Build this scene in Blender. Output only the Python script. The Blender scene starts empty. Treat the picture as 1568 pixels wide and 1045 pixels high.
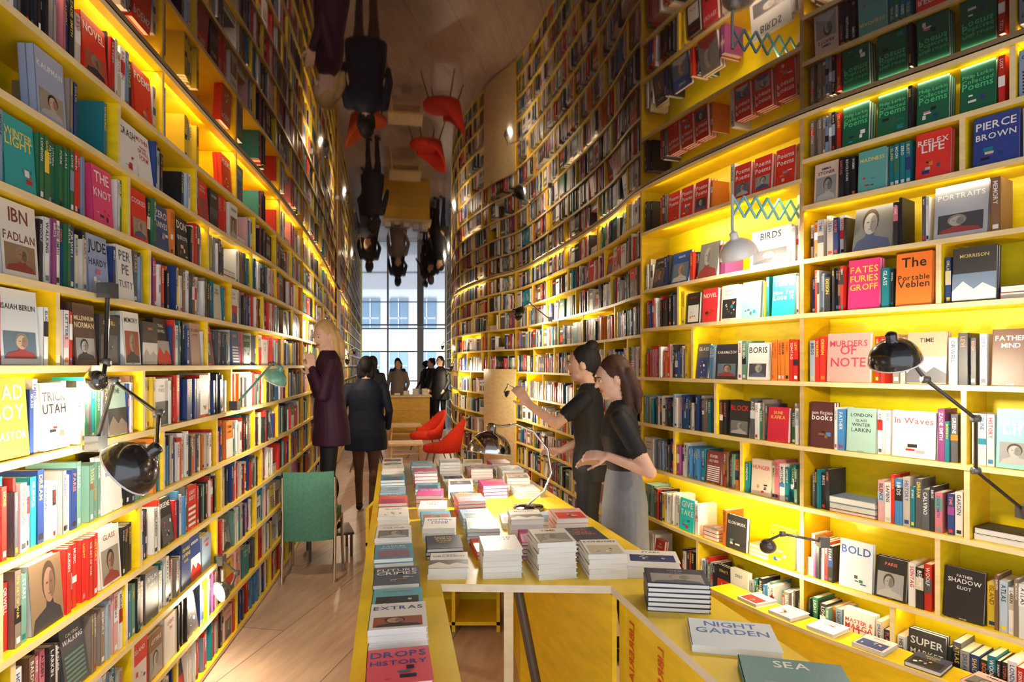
import bpy, math, random
import numpy as np
from mathutils import Matrix, Vector
R = random.Random(7)
CEIL = 2.80
# ------------------------------------------------------------------ mesh builder
CUBE = np.array([[x, y, z] for z in (0, 1) for y in (0, 1) for x in (0, 1)], float)
CF = np.array([[0,4,6,2],[1,3,7,5],[0,1,5,4],[2,6,7,3],[0,2,3,1],[4,5,7,6]])
def V(*a): return np.array(a, float)
def unit(a):
    a = np.array(a, float); return a/ (np.linalg.norm(a)+1e-12)
class MB:
    def __init__(s): s.vs=[]; s.ch=[]; s.n=0
    def add(s, v, f, col, mat=0, smooth=False):
        v=np.asarray(v,float); f=np.asarray(f,int)
        if len(f)==0: return
        c=np.asarray(col,float)
        if c.ndim==1: c=np.tile(c,(len(f),1))
        s.vs.append(v); s.ch.append((f+s.n,c,mat,smooth)); s.n+=len(v)
    def box(s,o,a,b,c,col,mat=0):
        s.add(CUBE@np.array([a,b,c],float)+np.asarray(o,float),CF,col,mat)
    def cbox(s,ctr,size,col,mat=0,rot=0.0):
        cr,sr=math.cos(rot),math.sin(rot)
        a=V(cr,sr,0)*size[0]; b=V(-sr,cr,0)*size[1]; c=V(0,0,size[2])
        s.box(np.asarray(ctr,float)-(a+b+c)/2,a,b,c,col,mat)
    def quad(s,o,a,b,col,mat=0):
        o=np.asarray(o,float); s.add([o,o+a,o+a+b,o+b],[[0,1,2,3]],col,mat)
    def disc(s,o,a,b,col,n=14,mat=0):
        o=np.asarray(o,float)
        v=[o+a*math.cos(t)+b*math.sin(t) for t in np.linspace(0,2*math.pi,n,endpoint=False)]
        s.add(v,[list(range(n))],col,mat)
    def tube(s,pts,r,col,mat=0,n=10):
        pts=[np.asarray(p,float) for p in pts]; m=len(pts)
        rr=r if hasattr(r,'__len__') else [r]*m
        vs=[]; up=None
        for i,p in enumerate(pts):
            d=unit(pts[min(i+1,m-1)]-pts[max(i-1,0)])
            if up is None:
                up=V(0,0,1) if abs(d[2])<.9 else V(1,0,0)
            x=unit(np.cross(up,d)); y=np.cross(d,x); up=y
            for k in range(n):
                t=2*math.pi*k/n
                vs.append(p+rr[i]*(x*math.cos(t)+y*math.sin(t)))
        fs=[[i*n+k,i*n+(k+1)%n,(i+1)*n+(k+1)%n,(i+1)*n+k] for i in range(m-1) for k in range(n)]
        s.add(vs,fs,col,mat,True)
        s.add(vs[:n],[list(range(n))],col,mat); s.add(vs[-n:],[list(range(n))],col,mat)
    def rev(s,o,axis,prof,col,mat=0,n=28):
        ax=unit(axis); u=V(0,0,1) if abs(ax[2])<.9 else V(1,0,0)
        x=unit(np.cross(u,ax)); y=np.cross(ax,x); o=np.asarray(o,float)
        vs=[o+ax*h+r*(x*math.cos(2*math.pi*k/n)+y*math.sin(2*math.pi*k/n)) for r,h in prof for k in range(n)]
        m=len(prof)
        fs=[[i*n+k,i*n+(k+1)%n,(i+1)*n+(k+1)%n,(i+1)*n+k] for i in range(m-1) for k in range(n)]
        s.add(vs,fs,col,mat,True)
    def prism(s,pts,z0,z1,ct,cs,mat=0):
        n=len(pts); v=[(p[0],p[1],z0) for p in pts]+[(p[0],p[1],z1) for p in pts]
        s.add(v,[list(range(n,2*n))],ct,mat); s.add(v,[list(range(n))[::-1]],ct,mat)
        s.add(v,[[i,(i+1)%n,n+(i+1)%n,n+i] for i in range(n)],cs,mat)
    def obj(s,name,mats,parent=None,loc=None,rotz=0.0):
        v=np.concatenate(s.vs)
        me=bpy.data.meshes.new(name)
        li=[];ls=[];cc=[];mi=[];sm=[];start=0
        for f,c,m,k in s.ch:
            w=f.shape[1]; li.append(f.ravel()); ls.append(start+np.arange(len(f))*w); start+=f.size
            cc.append(c); mi.append(np.full(len(f),m)); sm.append(np.full(len(f),k))
        li=np.concatenate(li).astype(np.int32); ls=np.concatenate(ls).astype(np.int32); cc=np.concatenate(cc)
        me.vertices.add(len(v)); me.vertices.foreach_set("co",v.astype(np.float32).ravel())
        me.loops.add(len(li)); me.loops.foreach_set("vertex_index",li)
        me.polygons.add(len(ls)); me.polygons.foreach_set("loop_start",ls)
        me.polygons.foreach_set("material_index",np.concatenate(mi).astype(np.int32))
        me.polygons.foreach_set("use_smooth",np.concatenate(sm).astype(bool))
        a=me.attributes.new("col",'FLOAT_COLOR','FACE')
        a.data.foreach_set("color",np.hstack([cc,np.ones((len(cc),1))]).astype(np.float32).ravel())
        me.update(calc_edges=True); me.validate()
        for m in mats: me.materials.append(m)
        o=bpy.data.objects.new(name,me); bpy.context.scene.collection.objects.link(o)
        if loc is not None: o.location=loc
        o.rotation_euler[2]=rotz
        if parent: o.parent=parent
        return o
# ------------------------------------------------------------------ materials
def mat(name,rough=.5,metal=0,spec=.5,attr=True,base=(.8,.8,.8),noise=0,nscale=8,stretch=(1,1,1),bump=0,coat=0,emit=None,es=0):
    m=bpy.data.materials.new(name); m.use_nodes=True; nt=m.node_tree; b=nt.nodes["Principled BSDF"]
    b.inputs["Roughness"].default_value=rough; b.inputs["Metallic"].default_value=metal
    b.inputs["Specular IOR Level"].default_value=spec; b.inputs["Coat Weight"].default_value=coat
    src=None
    if attr:
        a=nt.nodes.new("ShaderNodeAttribute"); a.attribute_name="col"; src=a.outputs["Color"]
    else: b.inputs["Base Color"].default_value=(*base,1)
    if noise:
        tc=nt.nodes.new("ShaderNodeTexCoord"); mp=nt.nodes.new("ShaderNodeMapping"); mp.inputs["Scale"].default_value=stretch
        no=nt.nodes.new("ShaderNodeTexNoise"); no.inputs["Scale"].default_value=nscale; no.inputs["Detail"].default_value=5
        nt.links.new(tc.outputs["Object"],mp.inputs[0]); nt.links.new(mp.outputs[0],no.inputs["Vector"])
        mr=nt.nodes.new("ShaderNodeMapRange"); mr.inputs["From Min"].default_value=.3; mr.inputs["From Max"].default_value=.7
        mr.inputs["To Min"].default_value=1-noise; mr.inputs["To Max"].default_value=1+noise*.5
        nt.links.new(no.outputs["Fac"],mr.inputs["Value"])
        mx=nt.nodes.new("ShaderNodeVectorMath"); mx.operation='MULTIPLY'
        if src: nt.links.new(src,mx.inputs[0])
        else: mx.inputs[0].default_value=base
        nt.links.new(mr.outputs[0],mx.inputs[1]); src=mx.outputs[0]
        if bump:
            bp=nt.nodes.new("ShaderNodeBump"); bp.inputs["Strength"].default_value=bump; bp.inputs["Distance"].default_value=.01
            nt.links.new(no.outputs["Fac"],bp.inputs["Height"]); nt.links.new(bp.outputs[0],b.inputs["Normal"])
    if src: nt.links.new(src,b.inputs["Base Color"])
    if emit: b.inputs["Emission Color"].default_value=(*emit,1); b.inputs["Emission Strength"].default_value=es
    return m
M_BOOK=mat("book_paper",.42)
M_WOOD=mat("painted_plywood",.4,noise=.13,nscale=5,stretch=(3,1,6),bump=.08)
M_METAL=mat("lamp_enamel",.18,spec=.7,coat=.5)
M_CHROME=mat("chrome",.12,metal=1)
M_BULB=mat("bulb",.3,attr=False,base=(1,1,1),emit=(1,.85,.6),es=60)
M_CLOTH=mat("cloth",.85,spec=.2,noise=.15,nscale=60,bump=.15)
M_BODY=mat("skin_and_clothes",.65,spec=.3,noise=.10,nscale=30,bump=.1)
M_MIRROR=mat("black_mirror_gloss",.03,attr=False,base=(.010,.006,.006))
_b=M_MIRROR.node_tree.nodes["Principled BSDF"]; _b.inputs["IOR"].default_value=2.5; _b.inputs["Specular Tint"].default_value=(1,.84,.83,1)
# ------------------------------------------------------------------ glyphs
GL={}
def make_glyphs():
    for ch in "ABCDEFGHIJKLMNOPQRSTUVWXYZ&0123456789abcdefghijklmnopqrstuvwxyz":
        cu=bpy.data.curves.new("g",'FONT'); cu.body=ch; cu.resolution_u=2; cu.offset=.012; cu.size=1
        o=bpy.data.objects.new("g",cu); bpy.context.scene.collection.objects.link(o)
        bpy.context.view_layer.update()
        e=o.evaluated_get(bpy.context.evaluated_depsgraph_get()); me=e.to_mesh(); me.calc_loop_triangles()
        v=np.array([p.co[:2] for p in me.vertices]); f=np.array([t.vertices[:] for t in me.loop_triangles])
        e.to_mesh_clear(); v[:,0]-=v[:,0].min(); GL[ch]=(v,f,v[:,0].max()+.09)
        bpy.data.objects.remove(o); bpy.data.curves.remove(cu)
make_glyphs()
WC={}
def word(w):
    w=w.strip() or "A"
    if w not in WC:
        x=0;vs=[];fs=[];n=0
        for ch in w:
            if ch==' ': x+=.3; continue
            v,f,a=GL[ch]; vs.append(v+[x,0]); fs.append(f+n); n+=len(v); x+=a
        WC[w]=(np.concatenate(vs),np.concatenate(fs),x-.09)
    return WC[w]
def text(mb,o,ex,ey,w,size,maxw,col,center=True):
    v,f,L=word(w); s=min(size,maxw/L); off=(maxw-L*s)/2 if center else 0
    mb.add(np.asarray(o)+np.outer(v[:,0]*s+off,ex)+np.outer(v[:,1]*s,ey),f,col)
    return s
WORDS="THE ART OF WAR|CITY|NIGHT|RIVER|STONER|ESSAYS|POEMS|THE SEA|DUNE|MIND|HOME|LOST|WINTER|GLASS|LONDON|ATLAS|UTOPIA|LIGHT|SHADOW|EMMA|ULYSSES|ORLANDO|MEMORY|THE TRIAL|HISTORY|SAPIENS|DEBT|WOOLF|BERLIN|PARIS|WALKING|SILENCE|COLOUR|DESIGN|FORM|MUSIC|GARDEN|BIRDS|ISLAND|MOON|STARS|TIME|LOVE|LETTERS|FATHER|MOTHER|REVOLUTION|WAVES|BODY|DREAM|ZERO|KAFKA|SONTAG|BORGES|CALVINO|MORRISON|ZADIE SMITH|SEBALD|DIDION|BALDWIN|ORWELL|GREENE|LEVI|AUDEN|PLATH|LARKIN|ELIOT".split("|")
PAL=[(.84,.82,.78)]*11+[(.66,.58,.44),(.55,.50,.42)]+[(.02,.02,.025)]*8+[(.62,.03,.02)]*5+[(.02,.05,.20)]*3+[(.01,.20,.25)]*2+[(.62,.18,.22),(.75,.42,.40)]+[(.75,.22,.03),(.80,.58,.04)]+[(.03,.16,.07),(.16,.32,.25)]+[(.22,.30,.42),(.42,.52,.62)]+[(.10,.10,.11)]*3+[(.28,.06,.22),(.22,.11,.06),(.06,.24,.52),(.40,.37,.34),(.26,.20,.16)]
def jit(c,a=.15): 
    k=1+R.uniform(-a,a); return tuple(min(.9,max(.01,x*k)) for x in c)
def lum(c): return .3*c[0]+.6*c[1]+.1*c[2]
def contrast(c):
    if lum(c)>.3: return R.choice([(.02,.02,.03),(.02,.02,.03),(.6,.03,.03),(.03,.08,.3),(.25,.1,.02)])
    return R.choice([(.85,.85,.82),(.85,.85,.82),(.85,.65,.1),(.8,.2,.1) if lum(c)<.08 else (.85,.85,.82)])
PAGE=(.80,.77,.70)
def book(mb,O,ex,ey,ez,w,h,t,c,lod):
    pg=jit(PAGE,.07)
    if lod:
        mb.box(O,ex*w,ey*h,ez*t,[c,pg,pg,pg,c,c]); return
    k=.0018
    mb.box(O+ez*k+ex*k+ey*.002,ex*(w-.004-k),ey*(h-.004),ez*(t-2*k),pg)
    mb.box(O,ex*w,ey*h,ez*k,c); mb.box(O+ez*(t-k),ex*w,ey*h,ez*k,c); mb.box(O,ex*k,ey*h,ez*t,c)
def portrait(mb,O,ex,ey,w,h,y0,hh,x0=.08,x1=.92):
    """photographic portrait block between y0 and y0+hh (fractions)"""
    n=np.cross(ex,ey)*4e-4; P=lambda a,b:O+ex*w*(x0+(x1-x0)*a)+ey*h*(y0+hh*b); W=w*(x1-x0); H=h*hh
    mono=R.random()<.5
    d=R.choice([(.20,.20,.20),(.32,.32,.32),(.06,.06,.07)]) if mono else R.choice([(.25,.16,.09),(.32,.28,.22),(.12,.18,.25),(.35,.09,.05)])
    mb.quad(P(0,0),ex*W,ey*H,d)
    fc=jit((.42,.41,.39) if mono else R.choice([(.52,.33,.23),(.30,.17,.11),(.5,.36,.27)])); sh=tuple(x*.5 for x in fc); hr=R.choice([(.03,.03,.03),(.08,.05,.03),(.25,.22,.18)])
    cx=R.uniform(.4,.6); r=W*.17; rh=H*.26
    mb.disc(P(cx,.66)+n,ex*r*1.25,ey*rh*1.15,hr,16)
    mb.add([P(a,b)+n*1.5 for a,b in((.02,0),(.98,0),(.9,.2),(cx+.12,.3),(cx+.09,.42),(cx-.09,.42),(cx-.12,.3),(.1,.2))],[list(range(8))],jit(R.choice([(.03,.03,.04),(.3,.05,.05),(.45,.45,.43),(.08,.1,.2)])))
    mb.disc(P(cx,.60)+n*2,ex*r,ey*rh,fc,16); mb.disc(P(cx,.60)+n*2.4+ex*r*.45,ex*r*.5,ey*rh*.8,sh,12)
    dk=tuple(x*.3 for x in fc)
    for q in(-.38,.38): mb.disc(P(cx,.64)+n*3+ex*r*q,ex*r*.22,ey*rh*.07,dk,8)
    mb.add([P(cx,.63)+n*3,P(cx,.52)+n*3+ex*r*.18,P(cx,.52)+n*3-ex*r*.1],[[0,1,2]],sh); mb.quad(P(cx,.465)+n*3-ex*r*.26,ex*r*.52,ey*rh*.06,dk)
def cover(mb,O,ex,ey,w,h,bg,title=None,tc=None,lod=0):
    tc=tc or contrast(bg); st=R.random(); nn=np.cross(ex,ey)
    if title=="FACE": portrait(mb,O,ex,ey,w,h,0,1,0,1); return
    if title:
        ls=title.split("/"); n=len(ls); hh=h*.8/max(n,3.2); y=h*.93
        for l in ls:
            s=text(mb,O+ex*w*.06+ey*(y-hh*.8),ex,ey,l,hh*1.05,w*.88,tc); y-=max(s*.95,hh*.5)
        if y>h*.45:
            if R.random()<.35: portrait(mb,O,ex,ey,w,h,.08,.36)
            else:
                for i in range(5):
                    a=R.uniform(.15,.7); mb.quad(O+nn*3e-4*(i+1)+ex*w*a+ey*h*R.uniform(.08,.35),ex*w*R.uniform(.08,.25),ey*h*R.uniform(.01,.1),jit(R.choice(PAL)))
        return
    if lod:
        if st<.5: mb.quad(O+ex*w*.15+ey*h*.15,ex*w*.7,ey*h*.4,jit(R.choice(PAL)))
        mb.quad(O+ex*w*.15+ey*h*.75,ex*w*.7,ey*h*.1,tc); return
    if st<.24: portrait(mb,O,ex,ey,w,h,.04,.60)
    elif st<.46:
        c1=jit(R.choice(PAL)); mb.quad(O+ex*w*.08+ey*h*.05,ex*w*.84,ey*h*.55,c1)
        for i in range(R.randint(5,11)):
            n=nn*(3e-4*(i+1)); a=R.uniform(.2,.8); b=R.uniform(.15,.5); r=R.uniform(.02,.10); q=R.uniform(0,3)
            u1=ex*math.cos(q)+ey*math.sin(q); u2=ey*math.cos(q)-ex*math.sin(q)
            mb.disc(O+n+ex*w*a+ey*h*b,u1*w*r,u2*w*r*R.uniform(.15,1.2),jit(R.choice(PAL)),R.choice([3,4,5,12]))
    elif st<.58:
        k=R.randint(4,8); c2=jit(R.choice(PAL))
        for i in range(k): mb.quad(O+ex*w*.1+ey*h*(.08+.5*i/k),ex*w*.8,ey*h*.25/k,c2)
    elif st<.78:
        mb.quad(O+ey*h*.02,ex*w,ey*h*.5,jit(R.choice(PAL)))
        n=nn*4e-4; c2=jit(R.choice(PAL))
        mb.add([O+n+ex*w*p+ey*h*q for p,q in((.0,.02),(1,.02),(1,.2),(.7,.33),(.5,.22),(.25,.38),(0,.2))],[list(range(7))],c2)
    y=.84
    for i in range(R.randint(1,2) if st<.78 else R.randint(2,4)):
        w1=R.choice(R.choice(WORDS).split(" "))
        if len(w1)<3: w1="NOVEL"
        sz=h*R.uniform(.07,.15); s=text(mb,O+ex*w*.08+ey*h*y-ey*sz*.3,ex,ey,w1,sz,w*.84,tc); y-=s/h*.95+.02
        if y<.7 and st<.78: break
    text(mb,O+ex*w*.15+ey*h*.008,ex,ey,R.choice(WORDS),h*.03,w*.7,tc)
ZZ=V(0,0,1)
# ------------------------------------------------------------------ wall curves
class Wall:
    def __init__(s,pts):
        P=[np.array(p,float) for p in pts]; P=[2*P[0]-P[1]]+P+[2*P[-1]-P[-2]]
        o=[]
        for i in range(1,len(P)-2):
            for t in np.linspace(0,1,24,endpoint=False):
                a,b,c,d=P[i-1],P[i],P[i+1],P[i+2]
                o.append(.5*((2*b)+(-a+c)*t+(2*a-5*b+4*c-d)*t*t+(-a+3*b-3*c+d)*t**3))
        o.append(P[-2]); s.p=np.array(o); dd=np.linalg.norm(np.diff(s.p,axis=0),axis=1)
        s.s=np.concatenate([[0],np.cumsum(dd)]); s.L=s.s[-1]
    def P(s,t): return V(np.interp(t,s.s,s.p[:,0]),np.interp(t,s.s,s.p[:,1]),0)
    def T(s,t):
        return unit(s.P(min(t+.03,s.L))-s.P(max(t-.03,0)))
    def fr(s,t):
        T=s.T(t); return s.P(t),T,V(T[1],-T[0],0)
    def sy(s,y):
        Y=s.p[:,1]
        return float(np.interp(y,Y,s.s)) if Y[-1]>Y[0] else float(np.interp(-y,-Y,s.s))
D=.21
WL=Wall([(-1.17,.1),(-1.33,1.63),(-1.52,3.1),(-1.74,4.75),(-2.2,7.2),(-2.92,10.5),(-3.85,15),(-4.88,20)])
WR=Wall([(-2.12,20),(-1.56,16.5),(-1.28,13),(-.95,10.6),(-.35,8.9),(.12,8.0),(.57,6.3),(.80,5.2),(.93,4.3),(1.39,3.17),(1.93,2.34),(2.75,1.05)])
YEL=(.93,.63,.008); LIME=(.90,.72,.006); EDGE=(.90,.70,.36)
def sweep(mb,W,s0,s1,n0,n1,z0,z1,ctop,cfront,caps=True):
    N=max(2,int((s1-s0)/.09)+1); vs=[]
    for t in np.linspace(s0,s1,N):
        p,T,n=W.fr(t)
        vs+= [p+n*n0+ZZ*z0,p+n*n1+ZZ*z0,p+n*n1+ZZ*z1,p+n*n0+ZZ*z1]
    fs=[];cs=[]
    for i in range(N-1):
        a=i*4;b=a+4
        fs+=[[a,b,b+1,a+1],[a+1,b+1,b+2,a+2],[a+2,b+2,b+3,a+3],[a+3,b+3,b,a]]; cs+=[ctop,cfront,ctop,ctop]
    if caps: fs+=[[0,1,2,3],[4*N-4,4*N-3,4*N-2,4*N-1]]; cs+=[ctop,ctop]
    mb.add(vs,fs,cs)
def place_face(mb,W,s,z,w,h,t,c,n_copies,tilt,lod,title=None,tc=None):
    p,T,n=W.fr(s+w/2)
    ey=unit(ZZ*math.cos(tilt)-n*math.sin(tilt)); ez=np.cross(T,ey)
    if np.dot(ez,n)<0: ez=-ez
    for i in range(n_copies):
        O=p-T*w/2+ZZ*(z+.001)-n*(.018+t*(i+1))
        book(mb,O,T,ey,ez,w,h,t,c,lod)
        if i==0: cover(mb,O+ez*(t+.0006),T,ey,w,h,c,title,tc,lod)
def place_spine(mb,W,s,z,t,h,dep,c,inset,lod):
    p,T,n=W.fr(s+t/2)
    O=p-T*t/2+ZZ*(z+.001)-n*inset
    book(mb,O,-n,ZZ,T,dep,h,t,c,lod)
    tc=contrast(c); F=O+n*.0006
    if lod==0 and t>.012:
        w=R.choice(WORDS); sz=min(t*.72,.022)
        if R.random()<.3: mb.quad(F+ZZ*h*R.uniform(.3,.6),T*t,ZZ*h*R.uniform(.1,.35),jit(R.choice(PAL)))
        text(mb,F+n*.0004+ZZ*h*.93+T*(t-sz*.7)/2,-ZZ,T,w,sz,h*.55,tc,False)
        if R.random()<.6: mb.quad(F+n*.0003+ZZ*h*.05+T*t*.2,T*t*.6,ZZ*h*.08,jit(R.choice(PAL)))
    elif t>.02 and lod==1:
        mb.quad(F+T*t*.3+ZZ*h*.3,T*t*.4,ZZ*h*R.uniform(.2,.55),tc)
def fill(mb,W,s0,s1,z,clear,pface):
    s=s0+.004
    while s<s1-.025:
        y=W.P(s)[1]; lod=0 if y<5.2 else (1 if y<9 else 2)
        if R.random()<pface and s+.17<s1:
            w=R.uniform(.11,.14); h=min(R.uniform(.17,.215),clear-.02); t=R.uniform(.014,.028)
            nc=R.randint(1,4); tl=R.choice([0,.06,.12]) if nc<3 else 0
            place_face(mb,W,s,z,w,h,t,jit(R.choice(PAL)),nc,tl,min(lod,1)); s+=w+R.uniform(.003,.012); continue
        if R.random()<.05 and s+.24<s1:
            w=R.uniform(.18,.22); zz=z
            p,T,n=W.fr(s+w/2)
            for i in range(R.randint(2,4)):
                t=R.uniform(.015,.03)
                if zz+t>z+clear-.02: break
                book(mb,p-T*w/2+ZZ*(zz+.001)-n*.17,T,n,ZZ,w,.14,t,jit(R.choice(PAL)),min(lod,1)); zz+=t+.0005
            s+=w+.01; continue
        same=R.random()<.22; c0=jit(R.choice(PAL)); h0=min(R.uniform(.175,.215),clear-.018); t0=R.uniform(.012,.028)
        for i in range(R.randint(3,10)):
            t=t0 if same else R.uniform(.010,.033)*(1.6 if lod==2 else 1)
            if s+t>s1-.004: s=s1; break
            h=h0 if same else min(R.uniform(.165,.22),clear-.018)
            place_spine(mb,W,s,z,t,h,R.uniform(.12,.15),c0 if same else jit(R.choice(PAL)),R.uniform(.012,.03)+(0 if R.random()<.8 else .02),lod); s+=t+.0006
        if R.random()<.14: s+=R.uniform(.01,.06)
def shelves(name,W,sections,pface,resv):
    sh=MB(); bk=MB()
    for sa,sb,bo,topclear in sections:
        for s in (sa,sb):
            p,T,n=W.fr(min(max(s,.012),W.L-.012)); sh.box(p-T*.011-n*D,T*.022,n*(D-.002),ZZ*(CEIL-.003),[YEL,YEL,YEL,EDGE,YEL,YEL])
        sweep(sh,W,sa,sb,-D,-.012,.002,bo[0]-.022,YEL,YEL)
        sweep(sh,W,sa,sb,-D,0,CEIL-.024,CEIL-.003,YEL,EDGE)
        for bi,z in enumerate(bo):
            sweep(sh,W,sa,sb,-D,0,z-.022,z,YEL,EDGE)
            top=(bo[bi+1]-.022) if bi+1<len(bo) else CEIL-.026
            clear=top-z
            rs=[r for r in resv if abs(r[0]-z)<.03 and sa<r[1]<sb-.05]; rs.sort(key=lambda r:r[1])
            cuts=[sa+.012]; s=sa+R.uniform(.35,.9)
            while s<sb-.25:
                if all(not(r[1]-.03<s<r[1]+r[2]+.03) for r in rs):
                    p,T,n=W.fr(s); sh.box(p-T*.01-n*D+ZZ*z,T*.02,n*(D-.006),ZZ*clear,[YEL,YEL,YEL,EDGE,YEL,YEL]); cuts.append(s)
                    s+=R.uniform(.55,1.1)
                else: s+=.1
            cuts.append(sb-.002)
            for a,b in zip(cuts[:-1],cuts[1:]):
                a+=.012; b-=.012; cur=a
                for r in [r for r in rs if a<=r[1]<b]:
                    rz,rsx,rw,rh,rt,rc,rn,tl,title,tc=r
                    rsx=max(rsx,cur)
                    if rsx+rw>b+.01: continue
                    fill(bk,W,cur,rsx,z,clear,pface)
                    if title!="EMPTY": place_face(bk,W,rsx,z,rw,min(rh,clear-.01),rt,rc,rn,tl,0,title,tc)
                    cur=rsx+rw+.006
                fill(bk,W,cur,b,z,clear,pface)
    return sh,bk
RED=(.70,.03,.015); WHT=(.84,.83,.80); BLK=(.02,.02,.02); GRN=(.01,.12,.06)
def rv(W,z,y,w,h,c,title=None,tc=None,n=2,tilt=.06,t=.022):
    s=W.sy(y); return (z,s-w/2,w,h,t,c,n,tilt,title,tc)
LB=[.03,.27,.52,.775,1.03,1.295,1.55,1.79,2.03,2.27,2.51]
LR=[rv(WL,2.27,1.86,.14,.21,(.35,.40,.55),"KAUFMAN",WHT),rv(WL,2.27,2.33,.14,.19,WHT,"CRASH",BLK),
 rv(WL,2.27,2.08,.15,.2,YEL,"EMPTY"),rv(WL,2.27,1.70,.13,.2,YEL,"EMPTY"),
 rv(WL,2.03,1.72,.13,.2,(.03,.35,.36),"WINTER/LIGHT",(.9,.6,.1)),rv(WL,2.03,2.15,.13,.2,(.75,.06,.2),"THE/KNOT",WHT),rv(WL,2.03,2.42,.13,.2,RED,"COOKED",WHT),rv(WL,2.03,2.62,.13,.19,(.03,.07,.2),"ZERO/KNIVES",WHT),
 rv(WL,2.03,2.84,.13,.19,BLK,"DON/QUIXOTE",WHT),
 rv(WL,1.79,1.72,.15,.21,(.72,.68,.62),"IBN/FADLAN",(.2,.05,.05)),rv(WL,1.79,2.12,.13,.2,(.30,.38,.62),"JUDE/HARDY",BLK),rv(WL,1.79,2.31,.12,.2,(.84,.83,.78),"PER/PE/TUITY",(.1,.12,.2)),
 rv(WL,1.55,1.72,.16,.22,(.62,.66,.70),"ISAIAH BERLIN",BLK),rv(WL,1.55,2.04,.13,.2,(.10,.05,.04),"MILLENNIUM/NORMAN",(.85,.7,.4)),rv(WL,1.55,2.36,.13,.2,(.75,.78,.76),None),
 rv(WL,1.295,1.68,.15,.22,(.45,.37,.05),"BAD/BOY/CASTOR",(.85,.8,.6)),rv(WL,1.295,1.88,.13,.2,(.82,.80,.76),"TRICK/UTAH",BLK),rv(WL,1.295,2.25,.13,.19,(.45,.66,.58),None),
 rv(WL,.775,1.84,.15,.2,(.84,.83,.80),"FACE",BLK,3),rv(WL,.775,2.2,.14,.2,(.82,.78,.72),None),
 rv(WL,2.51,2.1,.15,.2,RED,"NOVEL",WHT,3),rv(WL,2.51,2.45,.15,.2,RED,"POEMS",WHT,2),rv(WL,2.51,2.75,.2,.2,YEL,"EMPTY"),rv(WL,2.51,3.2,.3,.2,YEL,"EMPTY"),rv(WL,2.51,3.45,.15,.2,RED,"POEMS",WHT,2),
 rv(WL,2.51,3.9,.3,.2,YEL,"EMPTY"),rv(WL,2.51,4.4,.3,.2,YEL,"EMPTY"),rv(WL,2.27,2.75,.2,.2,YEL,"EMPTY"),rv(WL,2.27,3.1,.14,.2,RED,None,WHT),
 rv(WL,1.55,3.0,.13,.2,(.5,.35,.3),None),rv(WL,1.79,3.3,.12,.19,(.62,.6,.5),None),rv(WL,1.55,3.6,.13,.2,(.1,.15,.3),None)]
RB1=[.19,.51,.85,1.15,1.47,1.807,2.075,2.34,2.57]
RB2=[.19,.51,.85,1.15,1.47,1.807,2.075,2.48]
RB3=[.03,.27,.55,.85,1.15,1.47,1.77,2.05,2.31,2.56]
RR=[]
for y in (2.47,2.60,2.73,2.86): RR.append(rv(WR,2.57,y,.12,.19,GRN,"Philip Larkin/Collected/Poems",(.08,.55,.22),3))
for y in (3.18,3.31,3.44,3.75,3.88,4.01): RR.append(rv(WR,2.48,y,.115,.19,RED,"Poems/Poems",WHT,3))
RR.append(rv(WR,2.48,4.22,.14,.2,YEL,"EMPTY")); RR.append(rv(WR,2.48,3.60,.14,.2,YEL,"EMPTY"))
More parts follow.
